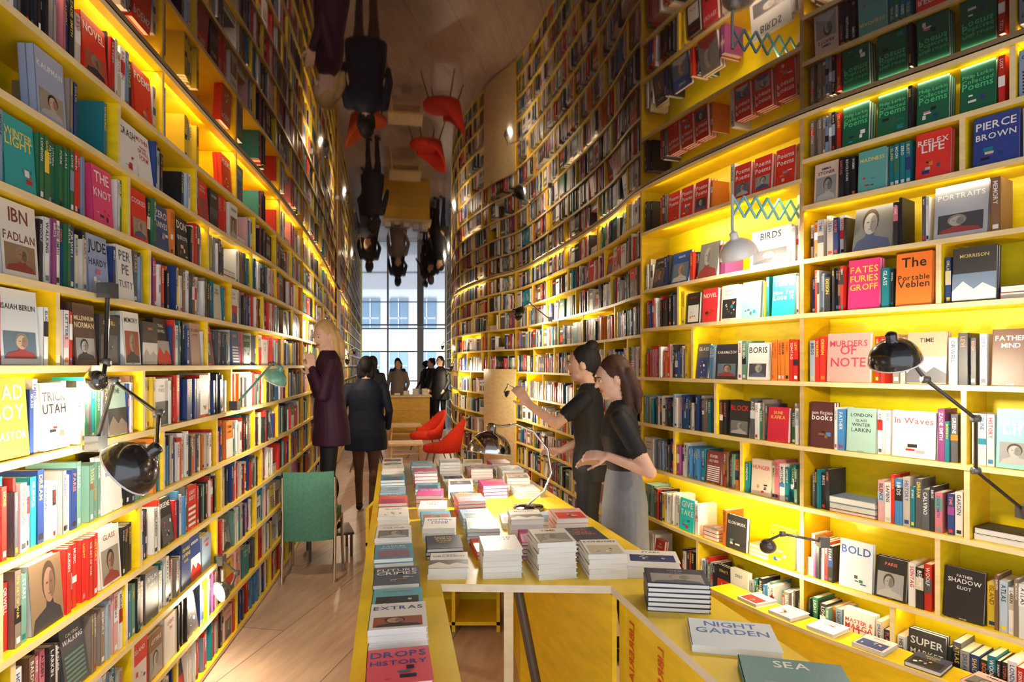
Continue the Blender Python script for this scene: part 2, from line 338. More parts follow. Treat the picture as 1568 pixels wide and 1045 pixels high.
RR+= [rv(WR,2.34,2.42,.15,.2,(.03,.06,.28),"PIERCE/BROWN",WHT),rv(WR,2.34,2.60,.13,.2,(.75,.04,.03),"REFLEX/LIFE",WHT),rv(WR,2.34,2.80,.12,.19,(.12,.4,.38),"MADNESS",(.9,.7,.2)),
 rv(WR,2.34,2.98,.12,.19,(.75,.58,.5),None),
 rv(WR,2.075,2.30,.2,.2,YEL,"EMPTY"),rv(WR,2.075,2.52,.19,.22,(.40,.42,.48),"PORTRAITS",WHT,1,.12),rv(WR,2.075,2.66,.05,.2,YEL,"EMPTY"),rv(WR,2.075,2.80,.17,.2,(.72,.55,.40),"FACE",None,1,.2),rv(WR,2.075,3.0,.17,.2,(.85,.62,.01),"YELLOW",(.9,.72,.1),1,.1),
 rv(WR,2.075,3.27,.26,.2,(.84,.84,.82),"BIRDS",BLK,1,.1),rv(WR,2.075,3.70,.17,.21,(.3,.2,.16),"FACE",None,2,.15),rv(WR,2.075,3.95,.19,.2,(.03,.08,.30),None,None,1,.15),rv(WR,2.075,4.18,.14,.2,(.06,.05,.05),None,None,1,.15),
 rv(WR,2.075,3.48,.16,.2,YEL,"EMPTY"),
 rv(WR,1.807,2.48,.15,.22,(.06,.06,.06),None,(.8,.6,.2)),rv(WR,1.807,2.66,.14,.23,(.85,.2,.03),"The/Portable/Veblen",BLK),rv(WR,1.807,2.83,.14,.23,(.72,.03,.2),"FATES/FURIES/GROFF",(.95,.6,.05)),
 rv(WR,1.807,3.03,.13,.2,(.25,.38,.45),None),rv(WR,1.807,3.19,.14,.21,(.01,.42,.42),"This is/How You/Lose it",WHT),rv(WR,1.807,3.38,.13,.2,(.22,.58,.54),"CHARLES/LOVE",WHT),
 rv(WR,1.807,3.53,.13,.2,(.8,.7,.6),None),rv(WR,1.807,3.68,.13,.2,(.75,.04,.05),"NOVEL",WHT),rv(WR,1.807,3.82,.12,.19,BLK,None,RED),
 rv(WR,1.47,2.38,.12,.22,(.15,.07,.04),None),rv(WR,1.47,2.62,.15,.22,(.45,.3,.2),None),rv(WR,1.47,2.89,.2,.23,(.82,.34,.30),"MURDERS/OF/NOTE",(.5,.05,.1),1),rv(WR,1.47,3.12,.14,.21,(.45,.52,.48),None),
 rv(WR,1.47,3.34,.14,.2,(.84,.83,.8),"BORIS",BLK),rv(WR,1.47,3.55,.17,.2,(.03,.03,.04),"KARAMAZOV",WHT),
 rv(WR,1.15,2.36,.14,.23,(.3,.62,.60),"Letters/Life",WHT),rv(WR,1.15,2.66,.17,.2,(.84,.82,.78),"In Waves",(.4,.1,.1)),rv(WR,1.15,2.84,.13,.2,(.4,.6,.52),None),rv(WR,1.15,3.0,.12,.22,(.1,.03,.03),"non fiction/books",WHT),
 rv(WR,1.15,3.22,.13,.18,(.65,.03,.06),None),rv(WR,1.15,3.46,.15,.2,(.03,.03,.03),"BLOCK",RED),
 rv(WR,.85,3.32,.13,.19,(.75,.6,.5),"HUNGER",(.6,.05,.05)),rv(WR,.85,3.65,.13,.19,(.25,.05,.04),None),
 rv(WR,.51,3.20,.16,.2,(.78,.78,.01),"HOOKED",BLK,1),rv(WR,.51,3.48,.15,.19,(.05,.05,.05),"ELON MUSK",WHT,1),rv(WR,.51,3.88,.14,.2,(.02,.60,.60),"GIVE/TAKE",WHT,1),
 rv(WR,.51,2.86,.15,.22,(.62,.68,.75),"BOLD",(.03,.08,.35),1),rv(WR,.51,3.34,.12,.2,YEL,"EMPTY"),rv(WR,.51,3.03,.14,.2,YEL,"EMPTY"),rv(WR,.51,3.68,.2,.2,YEL,"EMPTY"),
 rv(WR,.19,2.62,.14,.22,(.05,.05,.05),"SUPER/MARKET",WHT),rv(WR,.19,2.85,.14,.22,(.78,.78,.76),"MASTER &/MARGA/RITA",(.6,.05,.05)),rv(WR,.19,3.05,.14,.2,(.82,.8,.72),"ISLAM/STATE",BLK)]
sec_L=[(WL.sy(a),WL.sy(b),LB,0) for a,b in((.1,5.6),(5.6,10.5),(10.5,15.2),(15.2,19.9))]
shL,bkL=shelves("L",WL,sec_L,.28,LR)
sec_R=[(WR.sy(19.9),WR.sy(13),RB3,0),(WR.sy(13),WR.sy(8.9),RB3,0),(WR.sy(8.9),WR.sy(8.2),RB3,0),(WR.sy(8.2),WR.sy(4.38),RB3,0),(WR.sy(4.38),WR.sy(3.08),RB2,0),(WR.sy(3.08),WR.L,RB1,0)]
shR,bkR=shelves("R",WR,sec_R,.22,RR)
sweep(shR,WR,WR.sy(9.0),WR.sy(8.15),.001,.02,.03,1.50,(.92,.45,.01),EDGE)
sweep(shL,WL,WL.sy(9.75),WL.sy(10.5),.001,.02,.03,2.77,(.92,.45,.01),EDGE)
shL.obj("bookshelf_left",[M_WOOD]); shR.obj("bookshelf_right",[M_WOOD])
bkL.obj("shelf_books_left",[M_BOOK]); bkR.obj("shelf_books_right",[M_BOOK])
for nm,W in(("wall_left",WL),("wall_right",WR)):
    m=MB(); sweep(m,W,0,W.L,-D-.06,-D-.001,0,CEIL,LIME,LIME); m.obj(nm,[M_WOOD])
# ------------------------------------------------------------------ floor / ceiling / window
def floor_mat():
    m=bpy.data.materials.new("floor_planks"); m.use_nodes=True; nt=m.node_tree; b=nt.nodes["Principled BSDF"]
    tc=nt.nodes.new("ShaderNodeTexCoord"); mp=nt.nodes.new("ShaderNodeMapping"); mp.inputs["Rotation"].default_value=(0,0,math.radians(-79))
    br=nt.nodes.new("ShaderNodeTexBrick"); br.inputs["Scale"].default_value=1; br.inputs["Brick Width"].default_value=2.2; br.inputs["Row Height"].default_value=.5
    br.inputs["Mortar Size"].default_value=.003; br.inputs["Color1"].default_value=(.66,.47,.35,1); br.inputs["Color2"].default_value=(.57,.40,.30,1); br.inputs["Mortar"].default_value=(.18,.11,.08,1)
    no=nt.nodes.new("ShaderNodeTexNoise"); no.inputs["Scale"].default_value=3; no.inputs["Detail"].default_value=8
    mp2=nt.nodes.new("ShaderNodeMapping"); mp2.inputs["Scale"].default_value=(1,7,1)
    mx=nt.nodes.new("ShaderNodeMix"); mx.data_type='RGBA'; mx.blend_type='MULTIPLY'; mx.inputs["Factor"].default_value=.6
    cr=nt.nodes.new("ShaderNodeValToRGB"); cr.color_ramp.elements[0].position=.3; cr.color_ramp.elements[0].color=(.55,.5,.48,1); cr.color_ramp.elements[1].position=.7
    L=nt.links.new
    L(tc.outputs["Object"],mp.inputs[0]); L(mp.outputs[0],br.inputs["Vector"]); L(mp.outputs[0],mp2.inputs[0]); L(mp2.outputs[0],no.inputs["Vector"]); L(no.outputs["Fac"],cr.inputs[0])
    L(br.outputs["Color"],mx.inputs["A"]); L(cr.outputs[0],mx.inputs["B"]); L(mx.outputs["Result"],b.inputs["Base Color"])
    b.inputs["Roughness"].default_value=.33
    return m
m=MB(); m.box((-6.2,-1,-.05),V(10,0,0),V(0,21.2,0),V(0,0,.05),(1,1,1)); m.obj("floor",[floor_mat()])
m=MB(); m.box((-6.2,-1,CEIL),V(10,0,0),V(0,21.2,0),V(0,0,.05),(1,1,1)); m.obj("ceiling",[M_MIRROR])
FR=(.70,.78,.88); m=MB(); x0,x1,yw=-4.86,-2.14,20.0
for x in (-4.86,-4.0,-2.95,-2.14): m.cbox((x,yw,CEIL/2),(.05 if x!=-2.95 else .2,.08,CEIL-.01),FR)
for z in (.05,1.05,2.0,2.74): m.cbox(((x0+x1)/2,yw,z),(x1-x0,.06,.04),FR)
m.obj("window_1",[mat("window_frame",.4)])
m=MB(); m.box((-30,20.3,-.06),V(60,0,0),V(0,40,0),V(0,0,.04),(.5,.52,.55)); m.obj("street_ground",[mat("asphalt",.8,noise=.2)])
m=MB(); m.box((-24,33,-.01),V(40,0,0),V(0,1,0),V(0,0,14),(.80,.86,.92))
for i in range(26):
    for j in range(4):
        x=-23+i*1.5; z=.5+j*3.0
        m.box((x,32.9,z),V(.95,0,0),V(0,.08,0),V(0,0,1.8),(.22,.36,.50)); m.box((x+.45,32.86,z),V(.06,0,0),V(0,.08,0),V(0,0,1.8),(.8,.82,.85)); m.box((x,32.86,z+1),V(.95,0,0),V(0,.08,0),V(0,0,.06),(.8,.82,.85))
m.obj("building_facade",[mat("render_facade",.7)])
# ------------------------------------------------------------------ display table
m=MB(); TH=.75
top=[(-.33,1.15),(-.55,2.27),(-1.09,5.07),(-.07,5.05),(.14,4.3),(.40,3.3),(.56,2.7),(.93,1.15),(.62,1.15),(.36,2.25),(-.26,2.27),(-.05,1.15)]
m.prism(top,TH-.028,TH,(.93,.64,.012),(.86,.76,.56))
def panel(a,b,z0,z1,th=.02,c=YEL,mb=None):
    a=V(*a,0);b=V(*b,0);d=unit(b-a); n=V(-d[1],d[0],0); (mb or m).box(a+ZZ*z0-n*th/2,b-a,n*th,ZZ*(z1-z0),c)
panel((.39,2.2),(.66,1.18),.002,TH-.03); panel((.37,2.24),(.05,3.0),.002,TH-.03); panel((.05,3.0),(-.1,4.8),.002,TH-.03)
for a,b in(((-.36,1.25),(-.12,1.25)),((-.50,2.2),(-.30,2.2)),((-.72,3.3),(-.5,3.3)),((-1.02,4.9),(-.8,4.9))):
    for p in(a,b): m.box(V(p[0],p[1],.0)-V(.02,.02,-.001),V(.04,0,0),V(0,.04,0),ZZ*(TH-.03),YEL)
    panel(a,b,.2,.25); panel(a,b,TH-.1,TH-.03)
m.box(V(-.03,2.3,.001),V(.035,0,0),V(0,.035,0),ZZ*(TH-.03),(.85,.70,.42))
m.tube([(0.02,2.36,TH-.04),(.16,2.30,.02)],.018,(.10,.07,.05),n=4)
for z in (.04,.27,.5): m.box(V(-.85,3.6,z),V(.78,0,0),V(0,.35,0),ZZ*.02,YEL)
for x in (-.85,-.6,-.35,-.09): m.box(V(x,3.6,.002),V(.02,0,0),V(0,.35,0),ZZ*(TH-.032),YEL)
m.box(V(-.85,3.95,.002),V(.78,0,0),V(0,.015,0),ZZ*(TH-.032),LIME)
d=unit(V(.66,1.18,0)-V(.39,2.2,0)); nn=V(d[1],-d[0],0)
if nn[0]>0: nn=-nn
for off in (.12,.32):
    text(m,V(.39,2.2,.68)+d*off+nn*.0125,-ZZ,-d,"LIBRERIA",.05,.36,(.80,.08,.01),False)
m.obj("book_display_table",[M_WOOD])
bt=MB()
def stack(x,y,z,n,w=.13,h=.2,t=.022,c=None,rot=.19,title=None,tc=None,same=True):
    ex=V(math.cos(rot),math.sin(rot),0); ey=V(-math.sin(rot),math.cos(rot),0)
    c=c or jit(R.choice(PAL))
    for i in range(n):
        r2=rot+R.uniform(-.03,.03); ex=V(math.cos(r2),math.sin(r2),0); ey=V(-math.sin(r2),math.cos(r2),0)
        cc=c if same else jit(R.choice(PAL))
        O=V(x,y,z)-ex*w/2-ey*h/2; book(bt,O,ex,ey,ZZ,w,h,t,cc,0); z+=t+.0006
    cover(bt,O+ZZ*(t+.0006),ex,ey,w,h,cc,title,tc)
def xl(y): return -.33-(y-1.15)*.194
def xr(y): return float(np.interp(y,[1.15,2.7,3.3,4.3,5.05],[.93,.56,.40,.14,-.07]))
PT=[(.82,.81,.78)]*8+[(.76,.70,.60),(.30,.45,.60),(.75,.10,.08),(.82,.45,.40),(.50,.58,.66),(.05,.06,.10),(.82,.56,.3),(.58,.06,.25),(.10,.33,.5)]
left=[(1.34,(.78,.80,.82),"NATURE",1),(1.55,(.80,.10,.14),"DROPS/HISTORY",3),(1.77,WHT,"EXTRAS",5),(1.99,(.12,.42,.52),None,3),(2.21,(.08,.10,.14),"FUTURE/CRIMES",3)]
for y,c,t_,n in left: stack(xl(y)+.125,y,TH,n,.16,.185,.017,c,.19,t_,None)
y=2.44
while y<4.95:
    stack(xl(y)+.115,y,TH,R.randint(2,5),.15,.19,.017,jit(R.choice(PT)),.19+R.uniform(-.04,.04)); y+=.215
y=2.42; row=0
while y<4.95:
    x=xl(y)+.33; ci=0
    while x<xr(y)-.10:
        if not(abs(x-.08)<.19 and abs(y-3.46)<.19):
            if row==0: n=[2,5,7][ci] if ci<3 else 5
            else: n=R.randint(2,5)
            stack(x,y+R.uniform(-.01,.01),TH,n,.15,.2,R.uniform(.014,.022),jit(R.choice(PT)) if row else WHT,.15+R.uniform(-.08,.08))
        x+=.2; ci+=1
    y+=.235; row+=1
stack(.54,2.40,TH,3,.2,.15,.02,WHT,-.1); stack(.55,2.08,TH,6,.2,.15,.015,(.03,.04,.08),-.12,None,(.3,.4,.6))
stack(.64,1.80,TH,1,.24,.19,.02,(.70,.78,.86),-.2,"NIGHT/GARDEN",(.05,.15,.5)); stack(.70,1.53,TH,1,.25,.19,.03,(.03,.20,.24),-.22,"SEA",WHT)
stack(.74,1.29,TH,2,.22,.17,.02,(.7,.08,.1),-.2)
bt.obj("table_books",[M_BOOK])
m=MB(); led=MB()
sweep(led,WR,WR.sy(3.5),WR.L,0,.16,.30,.32,YEL,EDGE); sweep(led,WR,WR.sy(3.5),WR.L,0.14,.158,.002,.30,YEL,YEL)
led.obj("low_display_ledge",[M_WOOD]); bt=m
for yy in np.arange(1.9,3.4,.17):
    p,T,n=WR.fr(WR.sy(yy)); q=p+n*.08; stack(q[0],q[1],.3215,1,.13,.14,.018,jit(R.choice(PT)),math.atan2(T[1],T[0])+R.uniform(-.1,.1))
m.obj("ledge_books",[M_BOOK])
m=MB(); bt=m
for yy,c,nn_ in((3.34,(.75,.50,.03),3),(3.03,(.75,.70,.10),4),(3.68,(.6,.08,.06),3)):
    p,T,n=WR.fr(WR.sy(yy)); q=p-n*.1; stack(q[0],q[1],.5115,nn_,.12,.15,.022,c,math.atan2(T[1],T[0]))
m.obj("flat_book_piles",[M_BOOK])
# ------------------------------------------------------------------ lamps
def light(name,loc,power,col=(1,.72,.38),r=.03,parent=None):
    l=bpy.data.lights.new(name,'POINT'); l.energy=power; l.color=col; l.shadow_soft_size=r
    o=bpy.data.objects.new(name,l); bpy.context.scene.collection.objects.link(o); o.location=loc
    if parent: o.parent=parent
    return o
LP=1.75
def lamp(name,head,aim,rad,arm,col,power=14,base=None,metal=0,scissor=None,lc=(1,.84,.60)):
    m=MB(); ax=-unit(aim); h=V(*head)
    pr=[(rad*math.cos(a),rad*math.sin(a)*.95) for a in np.linspace(0,1.32,10)]+[(rad*.22,rad*1.0),(rad*.22,rad*1.25),(rad*.12,rad*1.32),(.001,rad*1.33)]
    m.rev(h,ax,pr,col,metal)
    m.rev(h,ax,[(rad,0),(rad*1.03,-.004),(rad*.97,-.004)]+[((rad-.004)*math.cos(a),(rad-.004)*math.sin(a)*.95) for a in np.linspace(0,1.45,8)],(.8,.8,.78),0)
    sp=rad*.26; m.rev(h+ax*rad*.35,ax,[(sp*math.cos(a)+.0005,sp*math.sin(a)) for a in np.linspace(-1.57,1.57,9)],(1,1,1),2,14)
    if arm:
        m.tube([h+ax*rad*1.2]+[V(*p) for p in arm],.007,col if metal==0 else (.6,.6,.6),metal)
        for p in arm[:-1] if len(arm)<6 else []: m.rev(V(*p)-V(.012,0,0),V(1,0,0),[(.001,0),(.014,0),(.014,.024),(.001,.024)],(.1,.1,.1),0,12)
    if base is not None:
        m.rev(V(*base),ZZ,[(.001,.03),(.03,.028),(.085,.018),(.09,0),(.001,0)],col if metal==0 else (.6,.6,.6),metal)
    elif arm:
        p=V(*arm[-1]); m.cbox(p,(.045,.045,.05),(.08,.08,.08))
    if scissor:
        a,b=V(*scissor[0]),V(*scissor[1]); k=6; hh=.055; pc=(.20,.58,.62)
        for i in range(k):
            p=a+(b-a)*i/k; q=a+(b-a)*(i+1)/k
            m.tube([p+ZZ*hh,q-ZZ*hh],.007,pc,0,6); m.tube([p-ZZ*hh,q+ZZ*hh],.007,pc,0,6)
        m.tube([a+ZZ*hh,a-ZZ*.12,h+ax*rad*1.2],.008,(.6,.66,.66)); m.cbox(b,(.03,.03,.18),(.7,.7,.7))
    o=m.obj(name,[M_METAL,M_CHROME,M_BULB])
    light(name+"_light",tuple(h+unit(aim)*.02),power*LP,lc,.03,o)
    return o
BK=(.012,.012,.014)
lamp("clamp_lamp",(-1.10,1.77,1.25),(-.75,-.1,-.6),.085,[(-1.10,1.93,1.40),(-1.27,1.98,1.50),(-1.335,1.99,1.30)],BK,9,lc=(1,.9,.72))
lamp("clamp_lamp",(-1.36,2.03,1.50),(-.6,.3,-.3),.035,[(-1.35,2.06,1.56),(-1.35,2.07,1.80)],BK,3)
lamp("teal_desk_lamp",(-1.45,3.78,1.46),(-.5,.1,-.85),.075,[(-1.44,3.72,1.56),(-1.52,3.40,1.33)],(.16,.42,.34),10)
lamp("clamp_lamp",(-1.47,3.12,.41),(-.35,-.5,-.1),.05,[(-1.42,3.2,.48),(-1.53,3.25,.53)],(.1,.1,.1),9)
lamp("clamp_lamp",(1.42,2.30,1.57),(.35,.35,-.85),.088,[(1.48,2.22,1.50),(1.66,2.22,1.36),(1.72,2.30,1.16),(1.93,2.33,1.0)],BK,12,lc=(1,.86,.64))
lamp("scissor_wall_lamp",(1.17,3.2,2.12),(.35,.3,-.9),.095,None,(.88,.88,.86),11,scissor=((1.13,3.18,2.37),(1.54,3.30,2.37)))
lamp("clamp_lamp",(.10,6.9,2.12),(.8,.3,-.4),.085,[(.2,6.9,2.24),(.42,6.85,2.06)],BK,18)
lamp("clamp_lamp",(1.26,3.05,.66),(.3,.5,-.6),.04,[(1.30,2.98,.74),(1.50,2.99,.70)],(.05,.05,.05),8,lc=(1,.85,.5))
lamp("chrome_desk_lamp",(-.13,3.5,1.06),(-.1,-.1,-1),.125,[(-.05,3.48,1.21),(.03,3.47,1.22),(.12,3.47,1.18),(.2,3.47,1.08),(.22,3.46,.95),(.18,3.45,.85),(.09,3.45,.78)],(.5,.5,.5),8,base=(.09,3.45,TH),metal=1,lc=(1,.9,.75))
for i,(x,y,z,dx) in enumerate([(-1.82,6.0,1.9,-1),(-2.35,8.8,1.6,-1),(-3.2,12.5,1.8,-1),(-.05,7.6,1.2,1),(-.95,9.9,1.5,1),(-1.35,12.2,1.9,1),(-1.5,14.4,1.3,1)]):  # some follow shelf glows, the rest are extra lamps added to light the aisle
    lamp("clamp_lamp",(x,y,z),(dx*.8,.2,-.45),.045,[(x,y+.08,z+.11),(x+dx*.17,y+.15,z+.03)],BK,14)
# shelf strip lights: slim LED strips tucked under the shelf front edges, washing the yellow back panels
def strip(W,y,z,ln,power,col=(1,.84,.56)):
    p,T,n=W.fr(W.sy(y)); loc=p-n*.025+ZZ*(z-.012); dr=unit(-n*.75-ZZ*.65)
    X=T; Z=-dr; Y=np.cross(Z,X)
    l=bpy.data.lights.new("shelf_strip_light",'AREA'); l.shape='RECTANGLE'; l.size=ln; l.size_y=.012; l.energy=power*.27; l.color=col
    o=bpy.data.objects.new("shelf_strip_light",l); bpy.context.scene.collection.objects.link(o)
    o.matrix_world=Matrix(((X[0],Y[0],Z[0],loc[0]),(X[1],Y[1],Z[1],loc[1]),(X[2],Y[2],Z[2],loc[2]),(0,0,0,1)))
for y,ln in((1.4,1.1),(2.6,1.1),(3.8,1.1),(5.0,1.0),(6.6,1.8),(8.6,1.8),(12,3)): strip(WL,y,2.776,ln,7*ln,(1,.70,.34))
for y,z in((3.6,2.248),(2.3,1.008),(4.6,1.768)): strip(WL,y,z,1.1,2.6)
for y,ln in((2.6,.9),(3.7,1.1),(5.2,1.4),(7,1.6),(10,2),(12.5,2)): strip(WR,y,2.776,ln,3.5*ln)
for y,z,pw in((3.65,2.458,10),(2.65,2.318,3.5),(2.6,1.785,4),(3.6,1.785,3),(3.35,.828,7),(2.5,.488,4),(4.1,.828,4),(6,2.028,5),(9.8,2.028,6),(11.5,1.128,6)): strip(WR,y,z,1.0,pw)
# ------------------------------------------------------------------ furniture
m=MB(); G=(.10,.28,.21); N=10; HW=.175
f=lambda a:-.21+.04*(a/HW)**2
for i in range(N-1):
    a0=-HW+2*HW*i/(N-1); a1=-HW+2*HW*(i+1)/(N-1)
    m.add([(a0,f(a0)+.02,.29),(a1,f(a1)+.02,.29),(a1,f(a1)-.03,.79),(a0,f(a0)-.03,.79),(a0,f(a0)+.05,.29),(a1,f(a1)+.05,.29),(a1,f(a1),.79),(a0,f(a0),.79)],[[0,1,2,3],[4,5,6,7],[3,2,6,7],[0,1,5,4]]+([[0,3,7,4]] if i==0 else [])+([[1,2,6,5]] if i==N-2 else []),G,0)
m.box((-HW,-.15,.40),V(2*HW,0,0),V(0,.36,0),V(0,0,.06),G)
for sx in(-1,1):
    m.tube([(sx*.182,-.19,.75),(sx*.182,-.17,.40),(sx*.18,-.22,.0)],.012,(.8,.8,.8),1)
    m.tube([(sx*.182,-.17,.40),(sx*.182,.17,.40),(sx*.19,.20,.0)],.012,(.8,.8,.8),1)
m.obj("green_chair",[M_CLOTH,M_CHROME],loc=(-1.48,4.62,0),rotz=math.radians(8))
def armchair(name,loc,rz,c):
    m=MB(); N=22
    zt=lambda a:.50+.30*max(0,-math.sin(a))**1.5; rt=lambda a:.28+.05*max(0,-math.sin(a))
    def P(a,z,r): return (r*math.cos(a),r*math.sin(a),z)
    A=[math.radians(-195+210*i/N) for i in range(N+1)]
    vs=[q for a in A for q in (P(a,.34,.25),P(a,(zt(a)+.34)/2,.29),P(a,zt(a),rt(a)),P(a,zt(a),rt(a)-.03),P(a,(zt(a)+.34)/2,.26),P(a,.34,.22))]
    fs=[[i*6+k,(i+1)*6+k,(i+1)*6+(k+1)%6,i*6+(k+1)%6] for i in range(N) for k in range(6)]
    m.add(vs,fs,c,0,True); m.add(vs,[list(range(6)),[N*6+k for k in range(6)]],c,0)
    m.rev((0,.02,.34),ZZ,[(.001,0),(.24,0),(.26,.03),(.25,.09),(.18,.11),(.001,.11)],c)
    for sx in(-1,1):
        for sy in(-1,1): m.tube([(sx*.15,sy*.15,.36),(sx*.24,sy*.24,.0)],[.014,.009],(.2,.12,.06),1)
    m.obj(name,[M_CLOTH,M_WOOD],loc=loc,rotz=rz)
armchair("red_armchair",(-.98,8.75,0),math.radians(80),(.72,.04,.015))
armchair("red_armchair",(-1.42,10.3,0),math.radians(120),(.72,.04,.015))
armchair("red_armchair",(-2.15,9.25,0),math.radians(-80),(.65,.10,.02))
def ltable(loc,w,dp,h,c,rz=0):
    m=MB(); m.box((-w/2,-dp/2,h-.03),V(w,0,0),V(0,dp,0),V(0,0,.03),c)
    for sx in(-1,1):
        for sy in(-1,1): m.tube([(sx*(w/2-.05),sy*(dp/2-.05),h-.03),(sx*(w/2-.02),sy*(dp/2-.02),0)],[.018,.011],c)
    m.box((-w/2+.05,-dp/2+.05,h-.16),V(w-.1,0,0),V(0,dp-.1,0),V(0,0,.012),c)
    m.obj("coffee_table",[M_WOOD],loc=loc,rotz=rz)
ltable((-1.57,9.15,0),.5,.45,.42,(.85,.58,.25),.2); ltable((-2.05,11.9,0),.6,.6,.42,(.85,.6,.3),.2)
m=MB(); m.box((-.5,-.3,0),V(1,0,0),V(0,.6,0),V(0,0,.86),(.85,.48,.03)); m.box((-.54,-.34,.86),V(1.08,0,0),V(0,.68,0),V(0,0,.035),(.88,.65,.3))
for z in(.3,.58): m.box((-.47,-.315,z),V(.94,0,0),V(0,.02,0),V(0,0,.02),(.8,.55,.2))
m.obj("shop_counter",[M_WOOD],loc=(-2.35,13.8,0),rotz=.19)
m=MB(); bt=m
for i in range(5): stack(-2.75+.2*i,13.75+.03*i,.8965,R.randint(2,6))
m.obj("counter_books",[M_BOOK])
# ------------------------------------------------------------------ people
def sph(n=14,k=9):
    vs=[(0,0,-1)]+[(math.cos(2*math.pi*j/n)*math.cos(a),math.sin(2*math.pi*j/n)*math.cos(a),math.sin(a)) for a in np.linspace(-math.pi/2,math.pi/2,k+2)[1:-1] for j in range(n)]+[(0,0,1)]
    fs=[]
    for j in range(n): fs.append([0,1+(j+1)%n,1+j]); fs.append([len(vs)-1,1+(k-1)*n+j,1+(k-1)*n+(j+1)%n])
    q=[[1+i*n+j,1+i*n+(j+1)%n,1+(i+1)*n+(j+1)%n,1+(i+1)*n+j] for i in range(k-1) for j in range(n)]
    return np.array(vs),fs,q
SV,ST,SQ=sph()
def rot3(yaw,pitch,roll=0):
    cy,sy=math.cos(yaw),math.sin(yaw); cp,sp=math.cos(pitch),math.sin(pitch); cr,sr=math.cos(roll),math.sin(roll)
    return np.array([[cy,-sy,0],[sy,cy,0],[0,0,1]])@np.array([[1,0,0],[0,cp,-sp],[0,sp,cp]])@np.array([[cr,0,sr],[0,1,0],[-sr,0,cr]])
class Body:
    def __init__(s): s.pr=[]
    def cap(s,a,b,ra,rb,c): s.pr.append(('c',V(*a),V(*b),ra,rb,c))
    def ell(s,c,Rm,rad,col): s.pr.append(('e',V(*c),Rm,V(*rad),col))
    def loft(s,rings,c): s.pr.append(('l',np.array(rings,float),c))
    def hand(s,w,d,n,side,c,curl=.35,k=1.0):
        d=unit(d); n=unit(V(*n)-np.dot(n,d)*d); l=np.cross(d,n)*side; w=V(*w)
        for o in(-.028,-.010,.010,.028): s.cap(w+d*.01*k+l*o*.6*k,w+d*.078*k+l*o*k,.014*k,.0115*k,c)
        for o,f in((.030,.9),(.011,1.0),(-.010,.95),(-.029,.75)):
            p=w+d*.08*k+l*o*k; a=curl*.5
            for L,r in((.040,.0092),(.026,.0085),(.020,.0078)):
                q=p+(d*math.cos(a)+n*math.sin(a)+l*o*2.0)*L*f*k; s.cap(p,q,r*k,r*.93*k,c); p=q; a+=curl
        p=w+d*.02*k+l*.026*k; q=p+unit(d*.65+l*.75+n*.25)*.042*k; s.cap(p,q,.013*k,.011*k,c); s.cap(q,q+unit(d*.9+l*.3+n*.35)*.034*k,.0105*k,.009*k,c)
    def mesh(s):
        vs=[];fs=[];n=0
        for p in s.pr:
            if p[0]=='e': v=(SV*p[3])@p[2].T+p[1]; vs.append(v); fs+=[[i+n for i in f] for f in ST+SQ]; n+=len(v)
            elif p[0]=='c':
                d=unit(p[2]-p[1]); u=V(0,0,1) if abs(d[2])<.9 else V(1,0,0); x=unit(np.cross(u,d)); y=np.cross(d,x)
                z=SV[:,2:3]; rr=np.where(z<0,p[3],p[4]); base=np.where(z<-.01,0.,1.)
                v=(SV[:,0:1]*x+SV[:,1:2]*y+z*d)*rr+p[1]+(p[2]-p[1])*base
                vs.append(v); fs+=[[i+n for i in f] for f in ST+SQ]; n+=len(v)
            else:
                r=p[1]; K=24; m_=len(r)
                v=[(q[1]+q[3]*math.cos(2*math.pi*k/K),q[2]+q[4]*math.sin(2*math.pi*k/K),q[0]) for q in r for k in range(K)]
                f=[[i*K+k,i*K+(k+1)%K,(i+1)*K+(k+1)%K,(i+1)*K+k] for i in range(m_-1) for k in range(K)]
                f+=[list(range(K))[::-1],[ (m_-1)*K+k for k in range(K)]]
                vs.append(np.array(v)); fs+=[[i+n for i in g] for g in f]; n+=len(v)
        return np.concatenate(vs),fs
    def color(s,P):
        best=np.full(len(P),1e9); col=np.zeros((len(P),3))
        for p in s.pr:
            if p[0]=='c':
                ab=p[2]-p[1]; h=np.clip((P-p[1])@ab/(ab@ab+1e-12),0,1); d=np.linalg.norm(P-p[1]-h[:,None]*ab,axis=1)-(p[3]+h*(p[4]-p[3])); c=p[5]
            elif p[0]=='e':
                q=((P-p[1])@p[2])/p[3]; d=(np.linalg.norm(q,axis=1)-1)*p[3].min(); c=p[4]
            else:
                r=p[1]; z=P[:,2]; f=lambda k:np.interp(z,r[:,0],r[:,k]); rx,ry=f(3),f(4)
                d=(np.sqrt(((P[:,0]-f(1))/rx)**2+((P[:,1]-f(2))/ry)**2)-1)*np.minimum(rx,ry); d=np.maximum(d,np.maximum(r[0,0]-z,z-r[-1,0])); c=p[2]
            k=d<best; best[k]=d[k]; col[k]=c
        return col
